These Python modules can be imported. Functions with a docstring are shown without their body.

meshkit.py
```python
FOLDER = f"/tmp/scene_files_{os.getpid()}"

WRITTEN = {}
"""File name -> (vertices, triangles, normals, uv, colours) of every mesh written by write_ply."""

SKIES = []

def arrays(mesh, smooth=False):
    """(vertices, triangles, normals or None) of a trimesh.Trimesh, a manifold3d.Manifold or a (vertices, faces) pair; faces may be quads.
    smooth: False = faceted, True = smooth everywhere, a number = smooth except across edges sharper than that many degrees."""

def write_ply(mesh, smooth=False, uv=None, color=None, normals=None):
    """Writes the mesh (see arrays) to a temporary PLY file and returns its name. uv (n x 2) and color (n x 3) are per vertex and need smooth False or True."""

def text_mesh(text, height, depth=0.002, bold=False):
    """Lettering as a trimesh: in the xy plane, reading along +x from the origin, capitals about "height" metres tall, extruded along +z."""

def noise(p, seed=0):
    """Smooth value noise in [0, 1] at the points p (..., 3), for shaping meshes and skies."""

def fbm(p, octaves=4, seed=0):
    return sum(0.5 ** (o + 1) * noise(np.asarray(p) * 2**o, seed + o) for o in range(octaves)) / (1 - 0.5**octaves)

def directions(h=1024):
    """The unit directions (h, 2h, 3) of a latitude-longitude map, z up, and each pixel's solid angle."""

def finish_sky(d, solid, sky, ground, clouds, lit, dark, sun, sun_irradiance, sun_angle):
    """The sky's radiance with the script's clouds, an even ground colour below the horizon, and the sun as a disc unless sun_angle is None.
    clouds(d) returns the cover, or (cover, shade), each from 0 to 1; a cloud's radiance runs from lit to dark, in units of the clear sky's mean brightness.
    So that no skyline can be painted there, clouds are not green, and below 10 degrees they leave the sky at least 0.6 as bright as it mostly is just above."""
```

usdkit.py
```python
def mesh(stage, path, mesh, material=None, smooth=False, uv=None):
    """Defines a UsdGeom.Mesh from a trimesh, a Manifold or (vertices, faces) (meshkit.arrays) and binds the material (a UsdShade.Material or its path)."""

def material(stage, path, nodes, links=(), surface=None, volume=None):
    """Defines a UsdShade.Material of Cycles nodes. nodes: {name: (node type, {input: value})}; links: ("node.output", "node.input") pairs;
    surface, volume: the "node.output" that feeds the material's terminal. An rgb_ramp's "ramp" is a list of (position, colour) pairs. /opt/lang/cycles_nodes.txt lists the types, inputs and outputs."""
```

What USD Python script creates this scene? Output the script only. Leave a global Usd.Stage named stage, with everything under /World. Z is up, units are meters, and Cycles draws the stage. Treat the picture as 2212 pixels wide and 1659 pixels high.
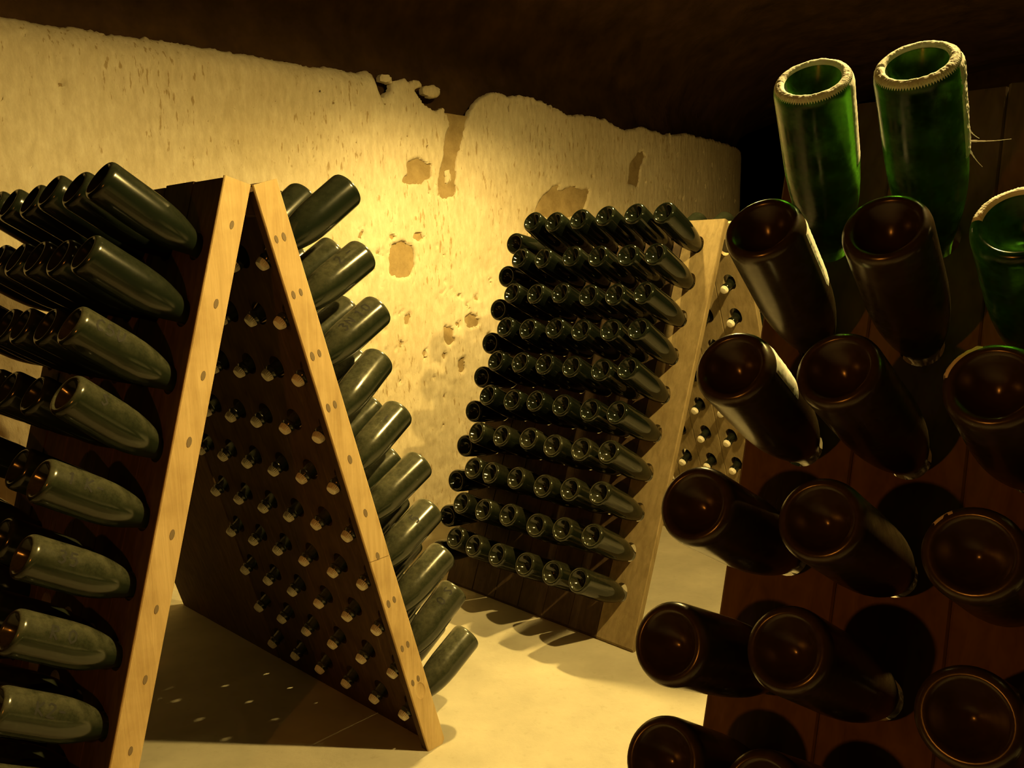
import math, random
import numpy as np, trimesh, shapely, manifold3d as m3
from scipy import ndimage
from shapely.geometry import Polygon, Point
import usdkit, meshkit
from pxr import Usd, UsdGeom, UsdLux, UsdShade, Gf, Sdf, Vt

random.seed(7)
rng = np.random.default_rng(7)
stage = Usd.Stage.CreateInMemory()
UsdGeom.SetStageUpAxis(stage, UsdGeom.Tokens.z)
UsdGeom.SetStageMetersPerUnit(stage, 1.0)
world = UsdGeom.Xform.Define(stage, '/World')
stage.SetDefaultPrim(world.GetPrim())
UsdGeom.Scope.Define(stage, '/World/Looks')

# ------------------------------------------------------------------ camera, lamps, exposure
W, H = 2212, 1659
F_PX, PITCH, ROLL, EYE = 1817.3, -0.1437, -0.0204, 1.3256
EXPOSURE = 0.0
LAMP_COLOR, BULB_R = (1.0, 0.68, 0.20), 0.026
WALL_LAMP_POS, WALL_LAMP_POWER, WALL_BULB_R = (0.60, 3.43, 2.68), 3700.0, 0.05
AISLE_LAMP_POS, AISLE_LAMP_POWER = (1.018, 1.432, 2.62), 12800.0
GLOW_POS, GLOW_POWER, GLOW_COLOR = (-0.95, -0.30, 1.45), 1250.0, (1.0, 0.30, 0.03)

cam = UsdGeom.Camera.Define(stage, '/World/camera')
f_ = np.array([0, math.cos(PITCH), math.sin(PITCH)])
r0 = np.array([1.0, 0, 0])
u0 = np.cross(r0, f_)
R_ = r0 * math.cos(ROLL) + u0 * math.sin(ROLL)
U_ = -r0 * math.sin(ROLL) + u0 * math.cos(ROLL)
EYE_P = np.array([0, 0, EYE])
mtx = np.eye(4)
mtx[:3, 0], mtx[:3, 1], mtx[:3, 2], mtx[:3, 3] = R_, U_, -f_, EYE_P
cam.AddTransformOp().Set(Gf.Matrix4d(mtx.T.tolist()))
cam.CreateHorizontalApertureAttr(36.0)
cam.CreateVerticalApertureAttr(27.0)
cam.CreateFocalLengthAttr(36.0 * F_PX / W)
cam.CreateClippingRangeAttr(Gf.Vec2f(0.02, 100))
cam.CreateExposureAttr(EXPOSURE)

def sphere_light(path, radius, intensity, color, at=None):
    l = UsdLux.SphereLight.Define(stage, path)
    l.CreateRadiusAttr(radius); l.CreateIntensityAttr(intensity); l.CreateColorAttr(Gf.Vec3f(*color))
    if at is not None: l.AddTranslateOp().Set(Gf.Vec3d(*at))
    return l

def pixel_ray(x, y):
    v = R_ * (x - W / 2) / F_PX - U_ * (y - H / 2) / F_PX + f_
    return v / np.linalg.norm(v)

# ------------------------------------------------------------------ materials
LOOK = {}
def look(name, nodes, links, surface='p.BSDF'):
    LOOK[name] = usdkit.material(stage, '/World/Looks/' + name, nodes, links, surface=surface)

look('chalk', {
    'pos': ('geometry', {}),
    'map': ('mapping', {'scale': (24.0, 24.0, 9.0)}),
    'n1': ('noise_texture', {'scale': 1.6, 'detail': 5.0, 'roughness': 0.65}),
    'n2': ('noise_texture', {'scale': 24.0, 'detail': 6.0, 'roughness': 0.7}),
    'n3': ('noise_texture', {'scale': 1.3, 'detail': 3.0}),
    'r1': ('rgb_ramp', {'ramp': [(0.25, (0.58, 0.50, 0.34)), (0.5, (0.69, 0.61, 0.44)), (0.75, (0.80, 0.73, 0.56))]}),
    'r2': ('rgb_ramp', {'ramp': [(0.28, (0.70, 0.64, 0.52)), (0.36, (1, 1, 1)), (1, (1, 1, 1))]}),
    'r3': ('rgb_ramp', {'ramp': [(0.3, (0.8, 0.77, 0.7)), (0.7, (1, 1, 1))]}),
    'm1': ('mix', {'mix_type': 'multiply', 'fac': 0.8}),
    'm2': ('mix', {'mix_type': 'multiply', 'fac': 1.0}),
    'map2': ('mapping', {'scale': (62.0, 62.0, 15.0)}),
    'n4': ('noise_texture', {'scale': 1.0, 'detail': 3.0, 'roughness': 0.55}),
    'n5': ('noise_texture', {'scale': 2.1, 'detail': 2.0}),
    'g4': ('math', {'math_type': 'multiply_add', 'value2': 0.32}),
    'r4': ('rgb_ramp', {'ramp': [(0.80, (1, 1, 1)), (0.86, (0.66, 0.58, 0.44))]}),
    'm3': ('mix', {'mix_type': 'multiply', 'fac': 1.0}),
    'h': ('math', {'math_type': 'add'}),
    'b': ('bump', {'strength': 0.4, 'distance': 0.005}),
    'p': ('principled_bsdf', {'roughness': 0.95, 'specular_ior_level': 0.1})},
    [('pos.position', 'map.vector'), ('map.vector', 'n1.vector'), ('pos.position', 'n2.vector'), ('pos.position', 'n3.vector'),
     ('n1.fac', 'r1.fac'), ('n2.fac', 'r2.fac'), ('n3.fac', 'r3.fac'), ('r1.color', 'm1.color1'), ('r2.color', 'm1.color2'),
     ('m1.color', 'm2.color1'), ('r3.color', 'm2.color2'), ('m2.color', 'm3.color1'), ('r4.color', 'm3.color2'), ('m3.color', 'p.base_color'),
     ('pos.position', 'map2.vector'), ('map2.vector', 'n4.vector'), ('pos.position', 'n5.vector'), ('n5.fac', 'g4.value1'), ('n4.fac', 'g4.value3'), ('g4.value', 'r4.fac'),
     ('n1.fac', 'h.value1'), ('n2.fac', 'h.value2'), ('h.value', 'b.height'), ('b.normal', 'p.normal')])

look('brown_rock', {
    'pos': ('geometry', {}),
    'n': ('noise_texture', {'scale': 14.0, 'detail': 6.0, 'roughness': 0.65}),
    'r': ('rgb_ramp', {'ramp': [(0.3, (0.25, 0.18, 0.08)), (0.7, (0.40, 0.30, 0.15))]}),
    'b': ('bump', {'strength': 0.6, 'distance': 0.01}),
    'p': ('principled_bsdf', {'roughness': 0.95, 'specular_ior_level': 0.1})},
    [('pos.position', 'n.vector'), ('n.fac', 'r.fac'), ('r.color', 'p.base_color'), ('n.fac', 'b.height'), ('b.normal', 'p.normal')])

look('dark_rock', {  # very dark brown rock for the ceiling and right wall
    'pos': ('geometry', {}),
    'n': ('noise_texture', {'scale': 5.0, 'detail': 7.0, 'roughness': 0.65}),
    'r': ('rgb_ramp', {'ramp': [(0.3, (0.035, 0.019, 0.008)), (0.7, (0.09, 0.048, 0.018))]}),
    'b': ('bump', {'strength': 0.7, 'distance': 0.03}),
    'p': ('principled_bsdf', {'roughness': 0.95, 'specular_ior_level': 0.1})},
    [('pos.position', 'n.vector'), ('n.fac', 'r.fac'), ('r.color', 'p.base_color'), ('n.fac', 'b.height'), ('b.normal', 'p.normal')])

look('floor_cement', {
    'pos': ('geometry', {}),
    'n1': ('noise_texture', {'scale': 3.0, 'detail': 6.0, 'roughness': 0.6}),
    'n2': ('noise_texture', {'scale': 34.0, 'detail': 6.0, 'roughness': 0.65}),
    'r': ('rgb_ramp', {'ramp': [(0.3, (0.38, 0.35, 0.26)), (0.7, (0.54, 0.50, 0.38))]}),
    'r2': ('rgb_ramp', {'ramp': [(0.22, (0.8, 0.78, 0.72)), (0.42, (1, 1, 1))]}),
    'm': ('mix', {'mix_type': 'multiply', 'fac': 0.7}),
    'h': ('math', {'math_type': 'multiply_add', 'value2': 0.25}),
    'b': ('bump', {'strength': 0.35, 'distance': 0.01}),
    'p': ('principled_bsdf', {'roughness': 0.75, 'specular_ior_level': 0.3})},
    [('pos.position', 'n1.vector'), ('pos.position', 'n2.vector'), ('n1.fac', 'r.fac'), ('n2.fac', 'r2.fac'), ('r.color', 'm.color1'), ('r2.color', 'm.color2'),
     ('m.color', 'p.base_color'), ('n2.fac', 'h.value1'), ('n1.fac', 'h.value3'), ('h.value', 'b.height'), ('b.normal', 'p.normal')])

def wood(name, dark, mid, pale):
    look(name, {
        'tc': ('texture_coordinate', {}), 'oi': ('object_info', {}),
        'map': ('mapping', {'scale': (55.0, 55.0, 4.0)}),
        'n1': ('noise_texture', {'scale': 1.0, 'detail': 4.0, 'roughness': 0.6, 'distortion': 0.5}),
        'n2': ('noise_texture', {'scale': 7.0, 'detail': 5.0, 'roughness': 0.6}),
        'r': ('rgb_ramp', {'ramp': [(0.25, dark), (0.5, mid), (0.75, pale)]}),
        'r2': ('rgb_ramp', {'ramp': [(0.3, (0.72, 0.68, 0.6)), (0.55, (1, 1, 1))]}),
        'm': ('mix', {'mix_type': 'multiply', 'fac': 0.75}),
        'b': ('bump', {'strength': 0.35, 'distance': 0.004}),
        'p': ('principled_bsdf', {'roughness': 0.75, 'specular_ior_level': 0.25})},
        [('tc.object', 'map.vector'), ('map.vector', 'n1.vector'), ('tc.object', 'n2.vector'), ('n1.fac', 'r.fac'), ('n2.fac', 'r2.fac'),
         ('r.color', 'm.color1'), ('r2.color', 'm.color2'), ('m.color', 'p.base_color'), ('n1.fac', 'b.height'), ('b.normal', 'p.normal')])
wood('oak', (0.046, 0.024, 0.009), (0.070, 0.038, 0.015), (0.092, 0.053, 0.022))
wood('shaded_wood', (0.035, 0.02, 0.009), (0.055, 0.033, 0.015), (0.075, 0.046, 0.02))  # middle rack planks, with the shade between bottles put into the colour
wood('old_wood', (0.085, 0.047, 0.019), (0.125, 0.072, 0.030), (0.16, 0.097, 0.042))
wood('pale_lath', (0.46, 0.33, 0.15), (0.58, 0.43, 0.21), (0.67, 0.52, 0.27))
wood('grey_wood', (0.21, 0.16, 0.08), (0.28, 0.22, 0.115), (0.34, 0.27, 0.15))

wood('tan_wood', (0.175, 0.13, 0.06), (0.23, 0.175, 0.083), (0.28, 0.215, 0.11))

def bottle_look(name, glass, dust, amount, rough_clean, rough_dust, low=0.05, floor_z=-0.05):
    look(name, {
        'g': ('geometry', {}), 'tc': ('texture_coordinate', {}), 'oi': ('object_info', {}),
        'sep': ('separate_xyz', {}),
        'up': ('map_range', {'from_min': floor_z, 'from_max': 0.85, 'to_min': low, 'to_max': 1.0, 'clamp': True}),
        'n': ('noise_texture', {'scale': 38.0, 'detail': 6.0, 'roughness': 0.7}),
        'nr': ('map_range', {'from_min': 0.3, 'from_max': 0.65, 'to_min': 0.25, 'to_max': 1.0, 'clamp': True}),
        'mu': ('math', {'math_type': 'multiply'}),
        'am': ('math', {'math_type': 'multiply', 'value2': amount}),
        'mx': ('mix', {'color1': glass, 'color2': dust}),
        'ro': ('map_range', {'from_min': 0.0, 'from_max': 1.0, 'to_min': rough_clean, 'to_max': rough_dust}),
        'p': ('principled_bsdf', {'ior': 1.52, 'specular_ior_level': 0.5})},
        [('g.normal', 'sep.vector'), ('sep.z', 'up.value'), ('tc.object', 'n.vector'), ('n.fac', 'nr.value'), ('up.result', 'mu.value1'), ('nr.result', 'mu.value2'),
         ('mu.value', 'am.value1'), ('am.value', 'mx.fac'), ('mx.color', 'p.base_color'), ('am.value', 'ro.value'), ('ro.result', 'p.roughness')])
bottle_look('dusty_bottle', (0.009, 0.014, 0.007), (0.15, 0.145, 0.09), 0.62, 0.13, 0.36)
bottle_look('brown_bottle', (0.02, 0.014, 0.006), (0.07, 0.05, 0.028), 0.55, 0.18, 0.40, 0.7)  # same glass as the green ones, shade painted in as opaque brown
bottle_look('gloss_bottle', (0.007, 0.011, 0.006), (0.13, 0.13, 0.085), 0.20, 0.17, 0.32)
bottle_look('dark_bottle', (0.005, 0.007, 0.004), (0.09, 0.085, 0.05), 0.06, 0.07, 0.30)  # middle rack glass with the shade of its upper rows painted in
bottle_look('dim_bottle', (0.006, 0.008, 0.004), (0.11, 0.10, 0.055), 0.25, 0.08, 0.34)  # paler copy for the lower rows, where light on their tops is painted in

look('green_glass', {
    'g': ('geometry', {}), 'tc': ('texture_coordinate', {}),
    'n': ('noise_texture', {'scale': 30.0, 'detail': 5.0}),
    'r': ('rgb_ramp', {'ramp': [(0.3, (0.035, 0.22, 0.015)), (0.7, (0.10, 0.40, 0.04))]}),
    'ro': ('map_range', {'from_min': 0.3, 'from_max': 0.7, 'to_min': 0.12, 'to_max': 0.3}),
    'p': ('principled_bsdf', {'transmission_weight': 1.0, 'ior': 1.38})},
    [('tc.object', 'n.vector'), ('n.fac', 'r.fac'), ('n.fac', 'ro.value'), ('r.color', 'p.base_color'), ('ro.result', 'p.roughness')])

look('crown_cap', {'p': ('principled_bsdf', {'base_color': (0.80, 0.76, 0.62), 'roughness': 0.45, 'metallic': 0.0})}, [])
look('white_dust', {'d': ('diffuse_bsdf', {'color': (0.94, 0.92, 0.86)}), 't': ('translucent_bsdf', {'color': (0.94, 0.92, 0.86)}), 'm': ('mix_closure', {'fac': 0.2})},
     [('d.BSDF', 'm.closure1'), ('t.BSDF', 'm.closure2')], surface='m.closure')
look('ink', {'p': ('principled_bsdf', {'base_color': (0.012, 0.012, 0.01), 'roughness': 0.8})}, [])
look('nail_dark', {'p': ('principled_bsdf', {'base_color': (0.20, 0.15, 0.085), 'roughness': 0.8})}, [])
look('enamel', {'p': ('principled_bsdf', {'base_color': (0.05, 0.07, 0.06), 'roughness': 0.4})}, [])
look('bulb_glow', {'e': ('emission', {'color': LAMP_COLOR, 'strength': 1.0})}, [], surface='e.emission')

# ------------------------------------------------------------------ naming helpers
COUNT = {}
def path_for(name, parent='/World'):
    k = (str(parent), name); n = COUNT.get(k, 0); COUNT[k] = n + 1
    return f'{parent}/{name}' if n == 0 else f'{parent}/{name}_{n:03d}'

def tag(prim, label=None, cat=None, group=None, kind=None):
    for k, v in (('label', label), ('category', cat), ('group', group), ('kind', kind)):
        if v: prim.SetCustomDataByKey(k, v)
    return prim

def obj(name, mesh, mat, parent='/World', smooth=False):
    return usdkit.mesh(stage, path_for(name, parent), mesh, LOOK[mat], smooth=smooth).GetPrim()

def set_matrix(x, M):
    UsdGeom.Xformable(x).AddTransformOp().Set(Gf.Matrix4d(np.asarray(M).T.tolist()))

def empty(name, M, label, cat, group=None, kind=None):
    x = UsdGeom.Xform.Define(stage, path_for(name)).GetPrim()
    set_matrix(x, M)
    return tag(x, label, cat, group, kind)

def to_trimesh(man):
    m = man.to_mesh()
    return trimesh.Trimesh(m.vert_properties[:, :3], m.tri_verts, process=False)

def lathe(profile, seg=48):
    p = np.asarray(profile, float)
    ang = np.linspace(0, 2 * np.pi, seg, endpoint=False)
    v, idx = [], []
    for r, z in p:
        if r < 1e-6:
            idx.append([len(v)] * seg); v.append((0, 0, z))
        else:
            idx.append(list(range(len(v), len(v) + seg))); v += [(r * math.cos(a), r * math.sin(a), z) for a in ang]
    f = []
    for i in range(len(p) - 1):
        for k in range(seg):
            a, b, c, d = idx[i][k], idx[i][(k + 1) % seg], idx[i + 1][(k + 1) % seg], idx[i + 1][k]
            if a != b: f.append((a, b, c))
            if c != d: f.append((a, c, d))
    m = trimesh.Trimesh(np.array(v), np.array(f), process=False)
    if m.volume < 0: m.invert()
    return m

# ------------------------------------------------------------------ the vault: chalk wall, rock, ceiling, floor
PSI = 0.81
D_ = np.array([-math.sin(PSI), math.cos(PSI), 0]); N_ = np.array([math.cos(PSI), math.sin(PSI), 0]); Z_ = np.array([0, 0, 1.0])
D_WALL = 3.36
def pix_to_wall(x, y, dd=D_WALL):
    v = pixel_ray(x, y); t = (dd - EYE_P @ D_) / (v @ D_); P = EYE_P + v * t
    return P @ N_, P[2]

top_px = [(-700, -70), (0, 26), (100, 44), (200, 58), (300, 73), (420, 90), (600, 122), (700, 140), (780, 152), (812, 153), (820, 180), (833, 208), (846, 196), (858, 174), (876, 166), (896, 196), (914, 222),
          (940, 240), (962, 232), (974, 262), (966, 300), (958, 340), (948, 390), (950, 420), (966, 430), (984, 418), (986, 380), (990, 330), (1000, 300), (1008, 266), (1016, 240), (1048, 206), (1075, 198), (1095, 208), (1130, 204), (1170, 216),
          (1210, 236), (1235, 250), (1270, 247), (1310, 256), (1345, 276), (1365, 281), (1400, 272), (1460, 288), (1520, 284), (1600, 292), (1700, 300), (1800, 306)]
island_px = [[(833, 160), (848, 157), (856, 166), (852, 178), (836, 176)], [(884, 182), (896, 168), (910, 170), (911, 186), (896, 192)],
             [(914, 188), (925, 181), (955, 190), (957, 200), (945, 212), (928, 210), (916, 204)],
             [(962, 368), (972, 362), (976, 390), (966, 402)]]
hole_px = [[(848, 527), (872, 524), (894, 526), (896, 560), (893, 590), (875, 600), (845, 592), (842, 560)],
           [(880, 350), (905, 343), (933, 358), (932, 385), (908, 398), (868, 394), (884, 376)],
           [(1175, 420), (1200, 405), (1215, 416), (1232, 404), (1275, 408), (1268, 440), (1258, 470), (1158, 470), (1166, 440)],
           [(1398, 322), (1406, 335), (1395, 360), (1387, 402), (1363, 397), (1368, 352)],
           [(962, 702), (978, 712), (984, 735), (970, 750), (958, 728)], [(1004, 684), (1030, 680), (1036, 700), (1015, 712)],
           [(990, 780), (1002, 772), (1006, 800), (994, 808)], [(874, 684), (886, 680), (888, 700), (878, 706)],
           [(1020, 640), (1032, 636), (1034, 652)], [(956, 756), (966, 762), (960, 780)], [(1195, 404), (1212, 398), (1206, 412)]]
to_poly = lambda pts: Polygon([pix_to_wall(*q) for q in pts]).buffer(0)
edge = [pix_to_wall(*q) for q in top_px]
edge.append((9.2, edge[-1][1] + 0.02))
wall_poly = Polygon([(edge[0][0], -0.05)] + edge + [(9.2, -0.05)]).buffer(0)
for h in hole_px: wall_poly = wall_poly.difference(to_poly(h))
for h in island_px: wall_poly = wall_poly.union(to_poly(h))

def bend(n):
    q = np.clip(np.asarray(n, float) - 4.2, 0, None); return 0.068 * q * q

CELL = 0.0092
gn = np.arange(edge[0][0], 9.6, CELL); gz = np.arange(-0.02, 2.42, CELL)
NN, ZZ = np.meshgrid(gn, gz, indexing='ij')
inside = shapely.contains_xy(wall_poly, NN.ravel(), ZZ.ravel()).reshape(NN.shape)
sdf = (ndimage.distance_transform_edt(inside) - ndimage.distance_transform_edt(~inside)) * CELL
P3 = np.stack([NN, ZZ, np.zeros_like(NN)], -1)
sdf = ndimage.gaussian_filter(sdf, 0.8) + (meshkit.fbm(P3 * 28, 4, 3) - 0.5) * 0.035
speck = meshkit.fbm(P3 * np.array([16, 13, 1]), 4, 11)
zone = np.exp(-((NN - 2.95) / 0.35) ** 2 - ((ZZ - 1.15) / 0.45) ** 2)
sdf = np.minimum(sdf, (0.84 - 0.09 * zone - speck) * 0.16)
rag = lambda a: a * a * (3 - 2 * a)
relief = (meshkit.fbm(P3 * np.array([2.2, 1.2, 1]), 4, 5) - 0.5) * 0.03
pick = (meshkit.fbm(P3 * np.array([46, 7, 1]), 3, 9) - 0.5) * 0.006
flake = (meshkit.fbm(P3 * np.array([13, 17, 1]), 4, 21) - 0.5) * 0.010
low = np.clip((1.75 - ZZ) / 0.3, 0, 1)
disp = relief + pick * (1 - 0.6 * low) + flake * (0.25 + 0.75 * low)
soft_edge = np.clip((2.85 - NN) / 0.25, 0, 1)
top_z = np.interp(gn, [q[0] for q in edge], [q[1] for q in edge])[:, None]
back_off = soft_edge * 0.05 * np.clip(1 - (top_z - ZZ) / 0.10, 0, 1) ** 2 + 0.012 * np.clip(1 - sdf / 0.02, 0, 1) ** 2
dep = D_WALL - disp + back_off + bend(NN)
gx, gy = np.gradient(sdf, CELL)
g2 = gx ** 2 + gy ** 2 + 1e-6
near = np.abs(sdf) < CELL * 0.72
sh = np.where(near, -sdf / g2, 0); sx, sy = np.clip(sh * gx, -CELL * .6, CELL * .6), np.clip(sh * gy, -CELL * .6, CELL * .6)
V = (NN + sx)[..., None] * N_ + dep[..., None] * D_ + (ZZ + sy)[..., None] * Z_
ok = (sdf > 0) | near
ids = np.arange(NN.size).reshape(NN.shape)
a, b, c, d4 = ids[:-1, :-1], ids[1:, :-1], ids[1:, 1:], ids[:-1, 1:]
flat_ok, deep = ok.ravel(), (sdf > CELL * 0.72).ravel()
tri = np.concatenate([np.stack([a, b, c], -1).reshape(-1, 3), np.stack([a, c, d4], -1).reshape(-1, 3)])
tri = tri[flat_ok[tri].all(1) & (deep[tri].any(1))]
coat = trimesh.Trimesh(V.reshape(-1, 3), tri, process=False); coat.remove_unreferenced_vertices()
if (coat.face_normals @ D_).mean() > 0: coat.invert()
# a rim gives the chalk coat its thickness
e = coat.edges_sorted; u_, first, cnt = np.unique(e, axis=0, return_index=True, return_counts=True)
rim = coat.edges[first[cnt == 1]]
nv = len(coat.vertices); rv = coat.vertices + D_ * np.where(coat.vertices[:, 2:] > 2.0, 0.03, 0.016)
coat = trimesh.Trimesh(np.vstack([coat.vertices, rv]), np.vstack([coat.faces, np.stack([rim[:, 1], rim[:, 0], rim[:, 0] + nv], 1), np.stack([rim[:, 1], rim[:, 0] + nv, rim[:, 1] + nv], 1)]), process=False)
coat.remove_unreferenced_vertices()

wall = empty('wall_back', np.eye(4), None, None, kind='structure')
WP = wall.GetPath()
obj('chalk_face', coat, 'chalk', WP, smooth=35)

# brown rock bared where the chalk coat has come off (set back behind the coat)
st = 3
Vr = (NN[..., None] * N_ + (D_WALL - disp + bend(NN) + 0.012)[..., None] * D_ + ZZ[..., None] * Z_)[::st, ::st]
Vr = Vr[:, Vr[0, :, 2] < 2.13]
i = np.arange(Vr.shape[0] * Vr.shape[1]).reshape(Vr.shape[:2])
fc = np.concatenate([np.stack([i[:-1, :-1], i[1:, :-1], i[1:, 1:]], -1).reshape(-1, 3), np.stack([i[:-1, :-1], i[1:, 1:], i[:-1, 1:]], -1).reshape(-1, 3)])
rock = trimesh.Trimesh(Vr.reshape(-1, 3), fc, process=False)
if (rock.face_normals @ D_).mean() > 0: rock.invert()
obj('bared_rock', rock, 'brown_rock', WP, smooth=True)
# the dark rock vault springs behind the ledge and arches over the gallery
prof = [(D_WALL + 0.085, 2.02), (D_WALL + 0.085, 2.2), (D_WALL + 0.12, 2.45), (D_WALL - 0.05, 2.75), (D_WALL - 0.5, 3.0), (D_WALL - 1.4, 3.12), (0.8, 3.12), (-1.0, 3.0), (-3.0, 2.6)]
pp = np.array(prof); s_ = np.concatenate([[0], np.cumsum(np.linalg.norm(np.diff(pp, axis=0), axis=1))])
ss = np.arange(0, s_[-1], 0.07); pd, pz = np.interp(ss, s_, pp[:, 0]), np.interp(ss, s_, pp[:, 1])
ns = np.arange(-3.4, 10.2, 0.07)
A, B = np.meshgrid(ns, np.arange(len(ss)), indexing='ij')
ns3 = (meshkit.fbm(np.stack([A, ss[B], 0 * A], -1) * 1.7, 5, 41) - 0.5) * 0.22
v = (A[..., None] * N_ + (pd[B] + ns3 * 0.4 + bend(A) * np.clip((pd[B] - 1.5) / 1.5, 0, 1))[..., None] * D_ + (pz[B] + ns3 * np.clip(ss[B] - .4, 0, 1))[..., None] * Z_).reshape(-1, 3)
i = np.arange(A.size).reshape(A.shape)
fc = np.concatenate([np.stack([i[:-1, :-1], i[1:, :-1], i[1:, 1:]], -1).reshape(-1, 3), np.stack([i[:-1, :-1], i[1:, 1:], i[:-1, 1:]], -1).reshape(-1, 3)])
ceil_m = trimesh.Trimesh(v, fc, process=False)
if ceil_m.face_normals[:, 2].mean() > 0: ceil_m.invert()
tag(obj('ceiling', ceil_m, 'dark_rock', smooth=True), kind='structure')

# side wall of the gallery far to the right, in the dark
zz, dd = np.meshgrid(np.arange(-0.05, 3.3, 0.08), np.arange(-3.2, 3.6, 0.08), indexing='ij')
off = (meshkit.fbm(np.stack([zz, dd, 0 * zz], -1) * 2, 4, 51) - .5) * .2
v = ((9.6 + off)[..., None] * N_ + dd[..., None] * D_ + zz[..., None] * Z_).reshape(-1, 3)
i = np.arange(zz.size).reshape(zz.shape)
fc = np.concatenate([np.stack([i[:-1, :-1], i[1:, :-1], i[1:, 1:]], -1).reshape(-1, 3), np.stack([i[:-1, :-1], i[1:, 1:], i[:-1, 1:]], -1).reshape(-1, 3)])
side = trimesh.Trimesh(v, fc, process=False)
if (side.face_normals @ N_).mean() > 0: side.invert()
tag(obj('wall_right', side, 'dark_rock', smooth=True), kind='structure')

fa, fb = np.meshgrid(np.arange(-2.8, 10.0, 0.04), np.arange(-3.0, 3.55, 0.04), indexing='ij')
fz = (meshkit.fbm(np.stack([fa, fb, 0 * fa], -1) * 2.6, 4, 61) - 1.0) * 0.008
v = (fa[..., None] * N_ + fb[..., None] * D_ + fz[..., None] * Z_).reshape(-1, 3)
i = np.arange(fa.size).reshape(fa.shape)
fc = np.concatenate([np.stack([i[:-1, :-1], i[1:, :-1], i[1:, 1:]], -1).reshape(-1, 3), np.stack([i[:-1, :-1], i[1:, 1:], i[:-1, 1:]], -1).reshape(-1, 3)])
fl = trimesh.Trimesh(v, fc, process=False)
if fl.face_normals[:, 2].mean() < 0: fl.invert()
tag(obj('floor', fl, 'floor_cement', smooth=True), kind='structure')

# ------------------------------------------------------------------ riddling racks
class Rack:
    """A-frame of two plank leaves. Local axes: X along the rack from its near end (sgn flips it), Y = -n, Z up; n is the direction from the front leaf to the back leaf."""
    def __init__(self, psi, foot_left, foot_right, sgn=1):
        self.d = np.array([-math.sin(psi), math.cos(psi), 0]); self.n = np.array([math.cos(psi), math.sin(psi), 0]); self.sgn = sgn
        self.M = np.eye(4)
        self.M[:3, 0], self.M[:3, 1], self.M[:3, 2] = self.d, -self.n, Z_
        self.M[:3, 3] = (np.asarray(foot_left) + np.asarray(foot_right)) / 2
        self.foot = {-1: np.asarray(foot_left, float), 1: np.asarray(foot_right, float)}
    def frame(self, side, al):
        """side -1: front leaf, outer face towards -n; +1: back leaf. Returns foot, u (up the leaf), m (into the thickness)."""
        u = Z_ * math.cos(al) - side * self.n * math.sin(al)
        m = -side * self.n * math.cos(al) - Z_ * math.sin(al)
        return self.foot[side], u, m
    def axis(self, side, beta):
        return -side * self.n * math.cos(beta) - Z_ * math.sin(beta)
    def hole(self, side, lf, i, j):
        F, u, m = self.frame(side, lf['al'])
        return F + self.d * self.sgn * (lf['e0'] + i * lf['cs']) + u * (lf['s0'] + (9 - j) * lf['rs'])
    def local(self, pts):
        q = np.asarray(pts) - self.M[:3, 3]
        return q @ self.M[:3, :3]

def oval(hw, lo, hi, k=14):
    t = np.linspace(0, np.pi, k)
    top = [(hw * math.cos(a), hi * math.sin(a) ** 0.85) for a in t]
    bot = [(-hw * math.cos(a), -lo * math.sin(a)) for a in t[1:-1]]
    return top + bot

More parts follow.
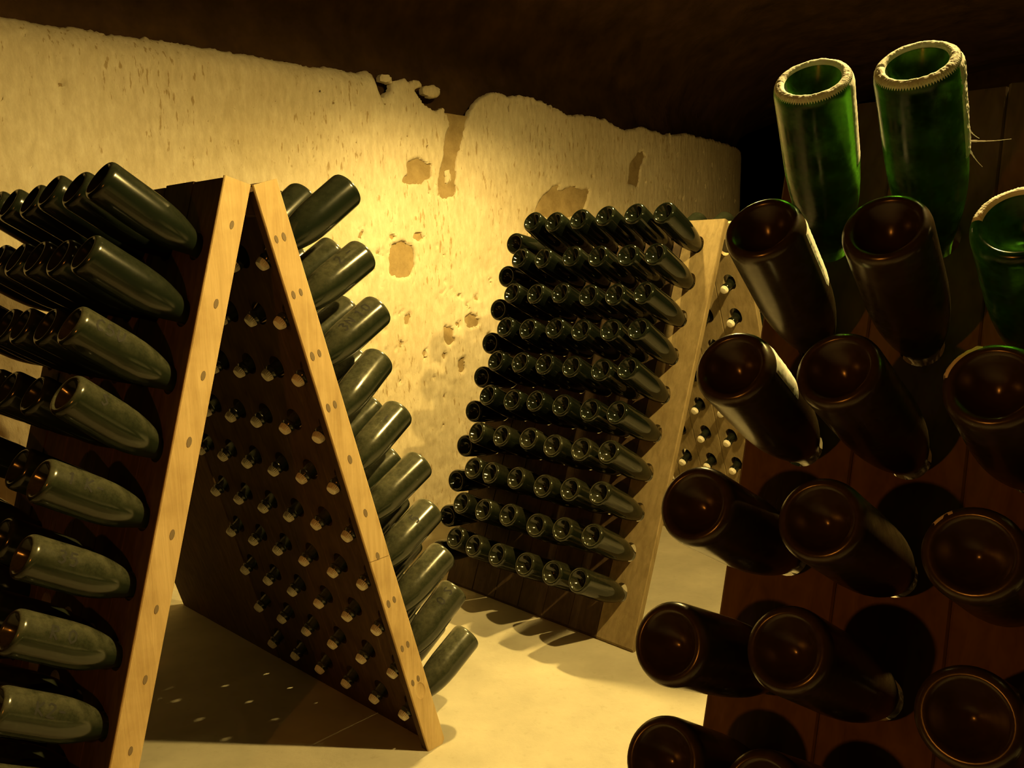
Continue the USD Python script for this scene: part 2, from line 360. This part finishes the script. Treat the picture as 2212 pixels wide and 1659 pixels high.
def leaf_planks(rk, xf, side, lf, mat, cols, height):
    TH, RAIL = lf.get('th', 0.030), 0.062
    F, u, m = rk.frame(side, lf['al'])
    X = rk.d * rk.sgn
    def put(man, name, mt, parent=None):
        t = to_trimesh(man)
        w = F + t.vertices[:, :1] * X + t.vertices[:, 1:2] * m + t.vertices[:, 2:3] * u
        t = trimesh.Trimesh(rk.local(w), t.faces, process=False)
        if t.volume < 0: t.invert()
        return obj(name, t, mt, parent or xf.GetPath(), smooth=20)
    edges = [0.0] + [lf['e0'] + (k + 0.5) * lf['cs'] for k in range(cols - 1)] + [2 * lf['e0'] + (cols - 1) * lf['cs']]
    for k in range(cols):
        x0, x1 = edges[k] + 0.0003, edges[k + 1] - 0.0003
        c = 0.0028; jit = rng.normal(0, 0.0007)
        sec = m3.CrossSection([[(x0 + c, jit), (x1 - c, jit), (x1, jit + c), (x1, TH - c), (x1 - c, TH), (x0 + c, TH), (x0, TH - c), (x0, jit + c)]])
        cut = 0.004 + abs(rng.normal(0, 0.004))
        body = sec.extrude(height - cut)
        for j in range(10):
            bt, tw = lf['aim'](j, k); sk = math.tan(bt - lf['al']); sx = lf['twsign'] * tw / math.cos(bt - lf['al'])
            hx, hz = lf['e0'] + k * lf['cs'], lf['s0'] + (9 - j) * lf['rs']
            g = 0.014 if k == lf.get('wide') else 0.004 if j == 0 and lf['twsign'] < 0 else 0.0
            pts = oval(lf.get('hw', 0.028) + g, lf.get('lo', 0.027) + g, lf.get('hh', 0.050) + g)
            pr = m3.CrossSection([[(px, pz) for px, pz in pts]]).extrude(TH + 0.04)      # polygon in x,z; extruded along thickness
            # columns: x, y(thickness), z = polygon z - skew * thickness
            T = np.array([[1, 0, sx, hx - sx * 0.02], [0, 0, 1, -0.02], [0, 1, -sk, hz + sk * 0.02]])
            pr = pr.transform(T)
            if pr.volume() < 0: pr = pr.mirror((0, 0, 0))
            body = body - pr
        foot = m3.Manifold.cube((2.0, 0.05, 0.05), True).rotate((45, 0, 0)).translate((0, -0.012, -0.012))     # the foot's worn corner
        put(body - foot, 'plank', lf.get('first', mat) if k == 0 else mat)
    if lf.get('lath'):     # pale lath nailed over the near end of the leaf
        la = m3.CrossSection([[(0.002, 0), (RAIL - 0.002, 0), (RAIL, 0.002), (RAIL, 0.0055), (0, 0.0055), (0, 0.002)]]).extrude(height - 0.002)
        la = la.transform(np.array([[0, 1, 0, -0.0058], [1, 0, 0, 0], [0, 0, 1, 0.0]]))
        if la.volume() < 0: la = la.mirror((0, 0, 0))
        la = la - foot
        if lf['lath'] == 'worn':
            la = la - m3.Manifold.sphere(0.020, 24).scale((0.25, 0.8, 1.3)).translate((-0.0066, 0.030, 0.20))
            la = la - m3.Manifold.cube((0.02, 0.1, 0.0016), True).rotate((14, 0, 0)).translate((-0.003, 0.03, 0.62))
        lath = tag(put(la, 'edge_lath', 'pale_lath'), 'pale lath nailed over the end of the dark boards')
        put(m3.Manifold.cube((0.022, RAIL - TH - 0.001, height - 0.03)).translate((0.0, TH + 0.0005, 0.012)), 'edge_batten', mat)
    if lf.get('nails'):
        for q in range(lf['nails']):
            hz = 0.22 + q * height * 0.79 / (lf['nails'] - 1) + rng.normal(0, 0.012)
            for yy in ((0.036 + rng.normal(0, 0.004),) if rng.random() < lf.get('single', 0.6) else (0.026, 0.046)):
                nm = m3.Manifold.cylinder(0.003, 0.0042 + rng.random() * .0015, circular_segments=10).scale((2.1, 1.0, 1)).rotate((0, 90, 0)).translate((-0.0066, yy, hz))
                put(nm, 'nail', 'nail_dark', lath.GetPath())

def ridge_filler(rk, xf, lf, cols, height, mat):
    """Filler added to stop lamp light leaking through the gap between the leaf tops."""
    Ff, uf, mf_ = rk.frame(-1, lf['al']); Fb, ub, mb = rk.frame(1, lf['al'])
    th = lf.get('th', 0.030) + 0.001; L = 2 * lf['e0'] + (cols - 1) * lf['cs']
    q = [Ff + uf * (height - 0.012) + mf_ * th, Ff + uf * (height - 0.075) + mf_ * th, Fb + ub * (height - 0.075) + mb * th, Fb + ub * (height - 0.012) + mb * th]
    X = rk.d * rk.sgn
    v = rk.local(np.array([p + X * t for t in (0.024, L - 0.004) for p in q]))
    f = [(0, 1, 2), (0, 2, 3), (4, 6, 5), (4, 7, 6)] + [x for k in range(4) for x in ((k, k + 4, (k + 1) % 4), ((k + 1) % 4, k + 4, (k + 1) % 4 + 4))]
    t = trimesh.Trimesh(v, f, process=False); t.fix_normals()
    obj('ridge_board', t, mat, xf.GetPath())  # unseen filler, blocks lamp light

# ------------------------------------------------------------------ bottles
LB, RB = 0.300, 0.0447
prof_b = [(0, 0.030), (0.004, 0.0302), (0.007, 0.0285), (0.012, 0.0265), (0.020, 0.020), (0.027, 0.0110), (0.031, 0.0040), (0.0335, 0.0010), (0.0360, 0.0), (0.0390, 0.0008), (0.0420, 0.0032), (0.0440, 0.0075), (RB, 0.013),
          (RB, 0.05), (RB, 0.085), (RB, 0.112), (0.0440, 0.124), (0.0433, 0.138), (0.0416, 0.153), (0.0388, 0.169), (0.0344, 0.187), (0.0288, 0.205), (0.0230, 0.222), (0.0190, 0.238), (0.0168, 0.252),
          (0.0160, 0.266), (0.0158, 0.270), (0.0182, 0.2715), (0.0188, 0.275), (0.0182, 0.279), (0.0150, 0.281), (0.0140, 0.288), (0, 0.288)]
bottle_mesh = lathe(prof_b, 44)
def crown():
    seg, v = 42, []
    prof = [(0, 0.2995), (0.009, 0.2995), (0.0125, 0.2985), (0.0142, 0.296), (0.0156, 0.289), (0.0160, 0.2845), (0.0135, 0.2845), (0, 0.2885)]
    m = lathe(prof, seg)
    ang = np.arctan2(m.vertices[:, 1], m.vertices[:, 0]); r = np.linalg.norm(m.vertices[:, :2], axis=1)
    k = np.where((m.vertices[:, 2] < 0.291) & (r > 0.015), 1 + 0.05 * np.cos(ang * 21), 1)
    m.vertices[:, :2] *= k[:, None]
    return m
cap_mesh = crown()

def radius_at(z):
    q = np.array(prof_b[12:26]); return np.interp(z, q[:, 1], q[:, 0])

def bottle_matrix(punt, axis, spin):
    a = np.asarray(axis) / np.linalg.norm(axis)
    x = np.cross(Z_, a); x /= np.linalg.norm(x); y = np.cross(a, x)      # y points up on the bottle
    M = np.eye(4)
    M[:3, 0] = x * math.cos(spin) + y * math.sin(spin); M[:3, 1] = -x * math.sin(spin) + y * math.cos(spin); M[:3, 2] = a; M[:3, 3] = punt
    return M

PROTO = {}
STRETCH = {'dark_bottle': 0.024, 'dim_bottle': 0.024, 'brown_bottle': 0.024, 'green_glass': 0.024}
def bottle(punt, axis, mat, label, group, spin=None, extra=None):
    """extra: list of (name, mesh, material) parts of this one bottle, in bottle axes."""
    spin = rng.uniform(0, 2 * math.pi) if spin is None else spin
    x = empty('wine_bottle', bottle_matrix(punt, axis, spin), label, 'bottle', group)
    if mat not in PROTO:
        c = stage.CreateClassPrim(f'/World/{mat}_kind'); PROTO[mat] = c.GetPath()
        st = STRETCH.get(mat, 0.0)     # longer-shouldered bottles in the middle rack
        long = lambda m: trimesh.Trimesh(np.column_stack([m.vertices[:, :2], m.vertices[:, 2] + st * np.clip((m.vertices[:, 2] - 0.06) / 0.14, 0, 1)]), m.faces, process=False)
        usdkit.mesh(stage, f'{c.GetPath()}/glass', long(bottle_mesh), LOOK[mat], smooth=50)
        usdkit.mesh(stage, f'{c.GetPath()}/crown_cap', long(cap_mesh), LOOK['crown_cap'], smooth=30)
    x.GetReferences().AddInternalReference(PROTO[mat])
    if not extra: x.SetInstanceable(True)
    for nm, me, mt in (extra or []):
        obj(nm, me, mt, x.GetPath(), smooth=False)
    return x

GLYPH = {'N': [[(0, 0), (0, 1), (.55, 0), (.55, 1)]], '2': [[(0, .8), (.2, 1), (.5, .9), (.5, .65), (0, 0), (.6, 0)]], '5': [[(.5, 1), (.05, 1), (0, .55), (.35, .62), (.52, .35), (.35, .02), (0, .05)]],
         '0': [[(.25, 1), (.02, .75), (.02, .25), (.25, 0), (.5, .25), (.5, .75), (.25, 1)]], '1': [[(0, .75), (.22, 1), (.22, 0)]], '4': [[(.4, 0), (.4, 1), (0, .3), (.6, .3)]],
         '7': [[(0, 1), (.55, 1), (.2, 0)]], 'C': [[(.55, .85), (.3, 1), (.03, .7), (.03, .3), (.3, 0), (.55, .15)]], 'U': [[(0, 1), (.02, .3), (.25, 0), (.5, .3), (.52, 1)]], 'K': [[(0, 0), (0, 1)], [(.5, 1), (0, .45), (.55, 0)]],
         '-': [[(0, .5), (.5, .5)]], 'S': [[(.5, .85), (.25, 1), (.02, .8), (.45, .3), (.25, 0), (0, .15)]], '3': [[(0, .9), (.3, 1), (.48, .75), (.2, .53), (.5, .28), (.28, 0), (0, .1)]], 'R': [[(0, 0), (0, 1), (.4, .95), (.45, .65), (0, .5), (.5, 0)]], '.': [[(0, .0), (.06, .06)]]}
def marks(text, z0, th0, size, width=0.0042, flip=1):
    """Hand-written strokes on the glass: the text runs along the bottle towards the neck from z0, centred on angle th0."""
    v, f, x = [], [], 0.0
    for ch in text:
        if ch == ' ': x += 0.5; continue
        for st in GLYPH[ch]:
            pts = []
            for (p, q) in zip(st[:-1], st[1:]):
                for t in np.linspace(0, 1, 5)[:-1]: pts.append((p[0] + (q[0] - p[0]) * t, p[1] + (q[1] - p[1]) * t))
            pts.append(st[-1]); pts = np.array(pts, float) * size; pts[:, 0] += x * size
            tg = np.gradient(pts, axis=0); tg /= np.linalg.norm(tg, axis=1, keepdims=True) + 1e-9
            nn = np.stack([-tg[:, 1], tg[:, 0]], 1) * width / 2
            base = len(v)
            for P in np.stack([pts + nn, pts - nn], 1).reshape(-1, 2):
                z = z0 + flip * P[0]; R = radius_at(z) + 0.0004; th = th0 - flip * (P[1] - size / 2) / R
                v.append((R * math.cos(th), R * math.sin(th), z))
            for k in range(len(pts) - 1):
                f += [(base + 2 * k, base + 2 * k + 1, base + 2 * k + 3), (base + 2 * k, base + 2 * k + 3, base + 2 * k + 2)]
        x += 0.85
    m = trimesh.Trimesh(np.array(v), np.array(f), process=False)
    r = m.triangles_center * [1, 1, 0]
    if (m.face_normals * r).sum() < 0: m.invert()
    return m

def crust(th0, th1, s0, s1, thick, seed, cover=0.5, step=0.0016, knurl=0.0):
    """Patch of caked white dust: th is the angle on the bottle, s runs over the profile from the punt edge (0) along the body."""
    q = np.array(prof_b[6:17]); L = np.concatenate([[0], np.cumsum(np.linalg.norm(np.diff(q, axis=0), axis=1))])
    s = np.arange(s0, s1 + step, step); th = np.arange(th0, th1 + step / RB, step / RB)
    S, T = np.meshgrid(np.arange(len(s)), np.arange(len(th)), indexing='ij')
    sv = s[S] + knurl * np.sin(th[T] * 92) * ((s[S] - s0) / (s1 - s0)) ** 2      # the knurled bearing ring
    rr, zv = np.interp(sv, L, q[:, 0]), np.interp(sv, L, q[:, 1])
    r1, z1 = np.interp(sv + 5e-4, L, q[:, 0]), np.interp(sv + 5e-4, L, q[:, 1])
    ln = np.hypot(r1 - rr, z1 - zv) + 1e-12; nr, nz = (z1 - zv) / ln, -(r1 - rr) / ln
    P = np.stack([np.cos(th[T]) * rr, np.sin(th[T]) * rr, zv], -1)
    es = np.minimum(S, len(s) - 1 - S) * step; et = np.minimum(T, len(th) - 1 - T) * step
    e = np.clip(np.minimum(es, et) / 0.010, 0, 1)
    nz_ = meshkit.fbm(P * 260, 4, seed) * 0.5 + meshkit.fbm(P * 60, 3, seed + 1) * 0.5
    keep = nz_ + 0.30 * e > 1.0 - cover
    h = thick * (0.25 + 1.5 * np.clip(nz_ - 0.35, 0, 1)) * np.clip(e * 2.5, 0.15, 1)
    N = np.stack([np.cos(th[T]) * nr, np.sin(th[T]) * nr, nz], -1)
    out = (P + N * h[..., None]).reshape(-1, 3)
    i = np.arange(S.size).reshape(S.shape)
    fc = np.concatenate([np.stack([i[:-1, :-1], i[1:, :-1], i[1:, 1:]], -1).reshape(-1, 3), np.stack([i[:-1, :-1], i[1:, 1:], i[:-1, 1:]], -1).reshape(-1, 3)])
    fc = fc[keep.ravel()[fc].all(1)]
    m = trimesh.Trimesh(out, fc, process=False); m.remove_unreferenced_vertices()
    nrm = N.reshape(-1, 3)[fc].mean(1)
    if (m.face_normals * nrm).sum() < 0: m.invert()
    return m

def cobweb(lines):
    out = []
    for a, b in lines:
        a, b = np.array(a, float), np.array(b, float)
        for t in np.linspace(0, 1, 6)[:-1]:
            p, q = a + (b - a) * t, a + (b - a) * (t + 0.2)
            sag = lambda w, s: w - np.array([0, 0.002 * math.sin(math.pi * s), 0])
            out.append(trimesh.creation.cylinder(0.00030 + 0.0009 * (1 - t) ** 3, segment=[sag(p, t), sag(q, t + 0.2)], sections=6))
    return trimesh.util.concatenate(out)

ORD = ['top', 'second', 'third', 'fourth', 'fifth', 'sixth', 'seventh', 'eighth', 'ninth', 'bottom']
COL = ['first', 'second', 'third', 'fourth', 'fifth', 'sixth', 'seventh']

# ---- left rack, seen end-on
RTW0, RTW1, LTW0 = [(0.655,0.078,0.004),(0.562,0.008,0.0),(0.564,0.014,0.0),(0.603,-0.187,-0.004),(0.564,-0.106,-0.003),(0.518,0.002,-0.001),(0.509,-0.039,-0.003),(0.511,-0.022,-0.003),(0.622,0.013,0.003),(0.534,0.01,-0.001)], {0:(0.643,-0.138,-0.003),1:(0.622,0.115,0.006),2:(0.562,0.073,0.003),4:(0.587,0.026,0.001),5:(0.52,0.08,0.002)}, {0:(0.619,-0.031,0.004),1:(0.604,-0.028,0.003),2:(0.618,-0.028,0.002),3:(0.682,0.056,-0.002),4:(0.565,-0.005,0.0),5:(0.554,-0.021,0.001)}
RT_ALL = {(j, i): RTW0[j] if i == 0 else RTW1[j] if i == 1 and j in RTW1 else (0.577 + rng.normal(0, 0.012), rng.normal(0, 0.01), 0.0) for j in range(10) for i in range(6)}
LT_ALL = {(j, i): LTW0.get(j, (0.57, 0.0, 0.0)) if i == 0 else (0.59 + rng.normal(0, 0.012), rng.normal(0, 0.01), rng.normal(0, 0.004)) for j in range(10) for i in range(6)}
psiL, aL = 0.8178, 0.2776
nL = np.array([math.cos(psiL), math.sin(psiL), 0])
FR = np.array([-0.2113, 2.199, 0.0]); FLf = FR - nL * 0.9872
left = Rack(psiL, FLf, FR)
lf = dict(hw=0.0294, hh=0.0304, lo=0.0288, twsign=1, al=aL, e0=0.0585, cs=0.1358, s0=0.132, rs=0.1437, beta=lambda j: 0.577, nails=9)
xl = empty('riddling_rack', left.M, 'tall wooden A-frame riddling rack seen end-on at left, pale edges meeting at top', 'wine rack')
leaf_planks(left, xl, -1, {**lf, 'aim': lambda j, k: LT_ALL[(j, k)][:2], 'single': 0.9, 'lath': 'plain'}, 'oak', 6, 1.579)
leaf_planks(left, xl, 1, {**lf, 'aim': lambda j, k: RT_ALL[(j, k)][:2], 'nails': 10, 'single': 0.4, 'lath': 'worn'}, 'oak', 6, 1.579)
MARK = {1: ('2 -', 0.09), 2: ('3N 10', 0.13), 4: ('-', 0.07), 6: ('5', 0.08), 8: ('0 S', 0.07)}
ridge_filler(left, xl, lf, 6, 1.579, 'oak')
for j in range(10):
    for i in range(6):
        bt, tw, slip = RT_ALL[(j, i)]
        ax = left.axis(1, bt) + left.d * tw
        ax /= np.linalg.norm(ax)
        P = left.hole(1, lf, i, j) - ax * (LB - 0.0762 + slip)
        ex = None
        if i == 0 and j in MARK: ex = [('ink_mark', marks(MARK[j][0], MARK[j][1], math.pi / 2 - 0.55, 0.026, flip=-1), 'ink')]
        bottle(P, ax, 'gloss_bottle' if j == 0 else 'dusty_bottle', f'dusty dark bottle, {ORD[j]} row, {COL[i]} from the near edge, right side of end-on rack', 'bottles in the right leaf of the left rack', extra=ex, spin=0.0 if ex else None)
LMARK = {2: ('C5U', 0.03), 3: ('S', 0.05), 4: ('1 K-', 0.035), 5: ('35', 0.05), 6: ('R 0', 0.06), 7: ('K2-', 0.06)}
for j in range(10):
    for i in range(6):
        if j in (4, 5, 6, 7) and i in (2, 3): continue
        bt, tw, slip = LT_ALL[(j, i)]
        ax = left.axis(-1, bt) + left.d * tw
        ax /= np.linalg.norm(ax)
        P = left.hole(-1, lf, i, j) - ax * (LB - 0.0762 + slip)
        ex = None
        if i == 0 and j in LMARK: ex = [('ink_mark', marks(LMARK[j][0], LMARK[j][1], math.pi / 2 + 1.0, 0.026), 'ink')]
        bottle(P, ax, 'gloss_bottle' if j < 2 or i > 0 else 'dusty_bottle', f'dusty dark bottle, {ORD[j]} row, {COL[i]} from the pale edge, left side of end-on rack', 'bottles in the left leaf of the left rack', extra=ex, spin=0.0 if ex else None)

# ---- board panel added behind the left rack to block lamp light inside it
panel = Rack(psiL, FLf + left.d * 0.805, FR + left.d * 0.805)
xp = empty('board_panel', panel.M, 'added board panel behind the end-on rack, blocking lamp light between its legs', 'board')
pf, pu, pm = panel.frame(1, aL)
for k in range(5):
    bx = m3.Manifold.cube((0.1395, 0.03, 1.50 + rng.uniform(-.02, .01))).translate((k * 0.14, 0, 0))
    t = to_trimesh(bx); w = pf + t.vertices[:, :1] * panel.d + t.vertices[:, 1:2] * pm + t.vertices[:, 2:3] * pu
    t = trimesh.Trimesh(panel.local(w), t.faces, process=False)
    if t.volume < 0: t.invert()
    obj('plank', t, 'old_wood', xp.GetPath())

# ---- middle rack, its front leaf towards us
psiM, aM = 0.7876, 0.367
nM = np.array([math.cos(psiM), math.sin(psiM), 0])
FM = np.array([0.3886, 2.7059, 0.0]); WM = 2 * 1.579 * math.sin(aM) + 0.13
mid = Rack(psiM, FM, FM + nM * WM)
MTILT = [[(0.515,-0.008),(0.535,-0.01),(0.531,-0.03),(0.504,-0.007),(0.483,0.002),(0.519,0.042)],[(0.474,0.006),(0.468,0.055),(0.466,0.022),(0.478,0.027),(0.456,-0.04),(0.472,-0.042)],[(0.482,-0.044),(0.45,-0.013),(0.431,0.021),(0.464,-0.019),(0.445,-0.016),(0.453,-0.016)],[(0.54,0.002),(0.502,0.051),(0.478,0.032),(0.487,0.034),(0.45,0.003),(0.457,0.02)],[(0.551,-0.032),(0.492,0.051),(0.499,0.015),(0.498,-0.002),(0.489,0.011),(0.478,-0.003)],[(0.495,-0.041),(0.478,0.011),(0.489,-0.002),(0.503,-0.011),(0.468,0.038),(0.492,-0.003)],[(0.522,-0.035),(0.488,0.015),(0.462,0.01),(0.508,0.031),(0.47,-0.009),(0.451,-0.045)],[(0.525,-0.028),(0.486,-0.018),(0.442,0.004),(0.47,-0.033),(0.461,-0.058),(0.472,0.076)],[(0.522,0.007),(0.505,0.008),(0.458,0.045),(0.497,-0.012),(0.474,-0.015),(0.485,0.003)],[(0.485,-0.047),(0.471,0.003),(0.464,0.007),(0.473,-0.044),(0.492,-0.038),(0.527,0.047)]]
mf = dict(th=0.026, twsign=1, lo=0.026, hh=0.042, aim=lambda j, k: MTILT[j][k] if k < 6 else (0.17, 0.13), al=aM, e0=0.0963, cs=0.129, s0=0.1742, rs=0.1436, beta=lambda j: 0.4849)
xm = empty('riddling_rack', mid.M, 'wooden A-frame riddling rack in the middle, its face full of dark bottle bases', 'wine rack')
leaf_planks(mid, xm, -1, {**mf, 'first': 'tan_wood', 'wide': 6}, 'shaded_wood', 7, 1.579)  # near plank keeps the lit tone, the others have shade painted in
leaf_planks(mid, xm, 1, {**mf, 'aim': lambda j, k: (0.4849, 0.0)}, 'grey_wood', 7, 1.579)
ridge_filler(mid, xm, mf, 7, 1.579, 'grey_wood')
for j in range(10):
    for i in range(7):
        bt, tw = MTILT[j][i] if i < 6 else (0.17, 0.13)
        ax = mid.axis(-1, bt) + mid.d * tw
        ax /= np.linalg.norm(ax)
        out = LB - 0.0568 if i < 6 else 0.203
        P = mid.hole(-1, mf, i, j) - ax * out
        bottle(P, ax, 'dim_bottle' if j > 5 and i < 6 else 'dark_bottle', f'black bottle, {ORD[j]} row, {COL[i]} from the right edge, face of the middle rack', 'bottles in the front leaf of the middle rack')
for j in range(10):
    for i in range(4):
        if (j * 7 + i * 3) % 5 == 0 and j < 4: continue
        ax = mid.axis(1, 0.4849 + rng.normal(0, 0.01))
        P = mid.hole(1, mf, i, j) - ax * (LB - 0.0568)
        bottle(P, ax, 'dark_bottle', f'bottle showing its pale cap, {ORD[j]} row, {COL[i]} from the edge, middle rack\'s rear leaf', 'bottles in the rear leaf of the middle rack')

# ---- right rack, close to us
qr = dict(psi=0.9369, x=0.0786, y=0.8004, al=0.3538)
nR = np.array([math.cos(qr['psi']), math.sin(qr['psi']), 0])
FRt = np.array([qr['x'], qr['y'], 0.0]); WR = 2 * 1.60 * math.sin(qr['al']) + 0.13
right = Rack(qr['psi'], FRt, FRt + nR * WR, sgn=-1)
def beta_r(j):
    return [0.84, 0.62, 0.55, 0.50, 0.51, 0.565, 0.55, 0.54, 0.53, 0.53][j]
RTILT = {(0, 0): (0.835, 0.081), (0, 1): (0.844, 0.008), (1, 0): (0.635, -0.024), (1, 1): (0.609, -0.013), (1, 2): (0.607, -0.046), (2, 0): (0.548, -0.057), (2, 1): (0.569, -0.132),
         (2, 2): (0.535, -0.079), (3, 0): (0.494, -0.131), (3, 1): (0.516, -0.118), (3, 2): (0.478, -0.086), (4, 0): (0.464, -0.153), (4, 1): (0.564, -0.186), (5, 0): (0.57, -0.103), (4, 2): (0.486, -0.046), (5, 1): (0.565, -0.207)}
rf = dict(twsign=-1, aim=lambda j, k: RTILT.get((j, k), (beta_r(j), -0.09)), lo=0.0262, al=qr['al'], e0=0.0775, cs=0.1281, s0=0.1589, rs=0.1417, beta=beta_r, hw=0.0262, hh=0.0272)
xr = empty('riddling_rack', right.M, 'dark wooden A-frame riddling rack close at right, green and dusty bottles in its face', 'wine rack')
leaf_planks(right, xr, -1, rf, 'old_wood', 6, 1.640)
leaf_planks(right, xr, 1, {**rf, 'aim': lambda j, k: (0.55, 0.0)}, 'old_wood', 6, 1.640)
ridge_filler(right, xr, rf, 6, 1.640, 'old_wood')
RLAB = {(0, 0): 'backlit green bottle standing steeply, white dusty base, the smaller and left of two', (0, 1): 'backlit green bottle with caked white base, tallest at the upper right',
        (1, 0): 'dark bottle under the left green bottle with a pale dust streak down its side', (1, 1): 'dark bottle base directly below the tallest backlit green bottle',
        (1, 2): 'green-glowing bottle cut by the right picture edge, thin white rim', (2, 0): 'dark bottle with a thick ragged patch of white dust on its shoulder',
        (2, 2): 'dark bottle at right edge with white crumbs along its left rim', (3, 2): 'large dark bottle base at right with a small pale scuff on its upper-left rim',
        (3, 0): 'dark brown bottle base in front of the middle rack\'s lower edge', (4, 0): 'dark bottle base over the lit floor, second from the bottom at the board\'s edge',
        (5, 0): 'dark bottle base over the lit floor at the bottom of the picture'}
for j in range(10):
    for i in range(6):
        if (j, i) == (0, 2) or i > 3 or j > 6: continue
        bt, tw = RTILT.get((j, i), (beta_r(j), -0.09))
        ax = right.axis(-1, bt) + right.d * tw
        ax /= np.linalg.norm(ax)
        P = right.hole(-1, rf, i, j) - ax * 0.248
        ex = []
        if (j, i) == (0, 0): ex = [('dust_crust', crust(0, 2 * math.pi, 0.001, 0.0150, 0.0022, 5, 0.80, 0.0008, 0.0016), 'white_dust'), ('dust_crust', crust(2.45, 3.45, 0.016, 0.13, 0.0009, 6, 0.66), 'white_dust')]
        if (j, i) == (0, 1): ex = [('dust_crust', crust(0, 2 * math.pi, 0.001, 0.0155, 0.0024, 8, 0.80, 0.0008, 0.0016), 'white_dust'), ('dust_crust', crust(2.55, 3.40, 0.016, 0.14, 0.0032, 9, 0.60), 'white_dust'), ('cobweb', cobweb([((-0.0445, 0.004, 0.110), (-0.085, 0.012, 0.118)), ((-0.0445, 0.004, 0.122), (-0.056, 0.008, 0.150)), ((-0.0445, 0.006, 0.095), (-0.054, 0.010, 0.112))]), 'white_dust')]
        if (j, i) == (1, 2): ex = [('dust_crust', crust(0.1, 2.6, 0.003, 0.016, 0.0022, 12, 0.8, 0.0008, 0.0016), 'white_dust')]
        if (j, i) == (1, 0): ex = [('dust_crust', crust(2.15, 3.10, 0.030, 0.14, 0.0015, 13, 0.78), 'white_dust')]
        if (j, i) == (2, 0): ex = [('dust_crust', crust(2.0, 3.05, 0.026, 0.10, 0.0022, 15, 0.68), 'white_dust')]
        if (j, i) == (2, 2): ex = [('dust_crust', crust(0.1, 1.2, 0.010, 0.024, 0.003, 17, 0.66), 'white_dust')]
        if (j, i) == (3, 2): ex = [('dust_crust', crust(0.5, 1.0, 0.010, 0.018, 0.0012, 19, 0.6), 'white_dust')]
        lab = RLAB.get((j, i), f'dark bottle, {ORD[j]} row, {COL[i]} from the board\'s left edge, nearest rack at right')
        bottle(P, ax, 'green_glass' if (j, i) in ((0, 0), (0, 1), (1, 2), (0, 3)) else 'brown_bottle', lab, 'bottles in the near right rack', spin=0.0, extra=ex)

# ------------------------------------------------------------------ the hanging lamp behind the right rack (above the frame), and a weak orange light standing in for the camera's focus lamp
def hanging_lamp(pos, light, label, drop=0.0):
    M = np.eye(4); M[:3, 3] = pos
    x = empty('hanging_lamp', M, label, 'lamp')
    obj('shade', lathe([(0.020, 0.10), (0.045, 0.085), (0.10, 0.045), (0.16, 0.004), (0.162, 0.000), (0.158, 0.003), (0.098, 0.040), (0.043, 0.078), (0.020, 0.092)], 48).apply_scale((1, 1, (0.1 + drop) / 0.1)).apply_translation((0, 0, -drop)), 'enamel', x.GetPath(), smooth=40)
    obj('cord', lathe([(0, 0.09), (0.004, 0.09), (0.004, 0.75), (0, 0.75)], 10), 'enamel', x.GetPath(), smooth=40)
    sphere_light(f'{x.GetPath()}/bulb', *light)
hanging_lamp(WALL_LAMP_POS, (WALL_BULB_R, WALL_LAMP_POWER, LAMP_COLOR), 'enamel-shaded hanging lamp above the middle rack near the chalk wall', drop=0.11)
hanging_lamp(AISLE_LAMP_POS, (BULB_R, AISLE_LAMP_POWER, LAMP_COLOR), 'enamel-shaded hanging lamp above the aisle behind the near right rack', drop=0.026)
hanging_lamp(GLOW_POS, (0.02, GLOW_POWER, GLOW_COLOR), 'weak orange stand-in for the camera focus lamp, placed to the left')  # stands in for the camera's focus light; shade and cord are added
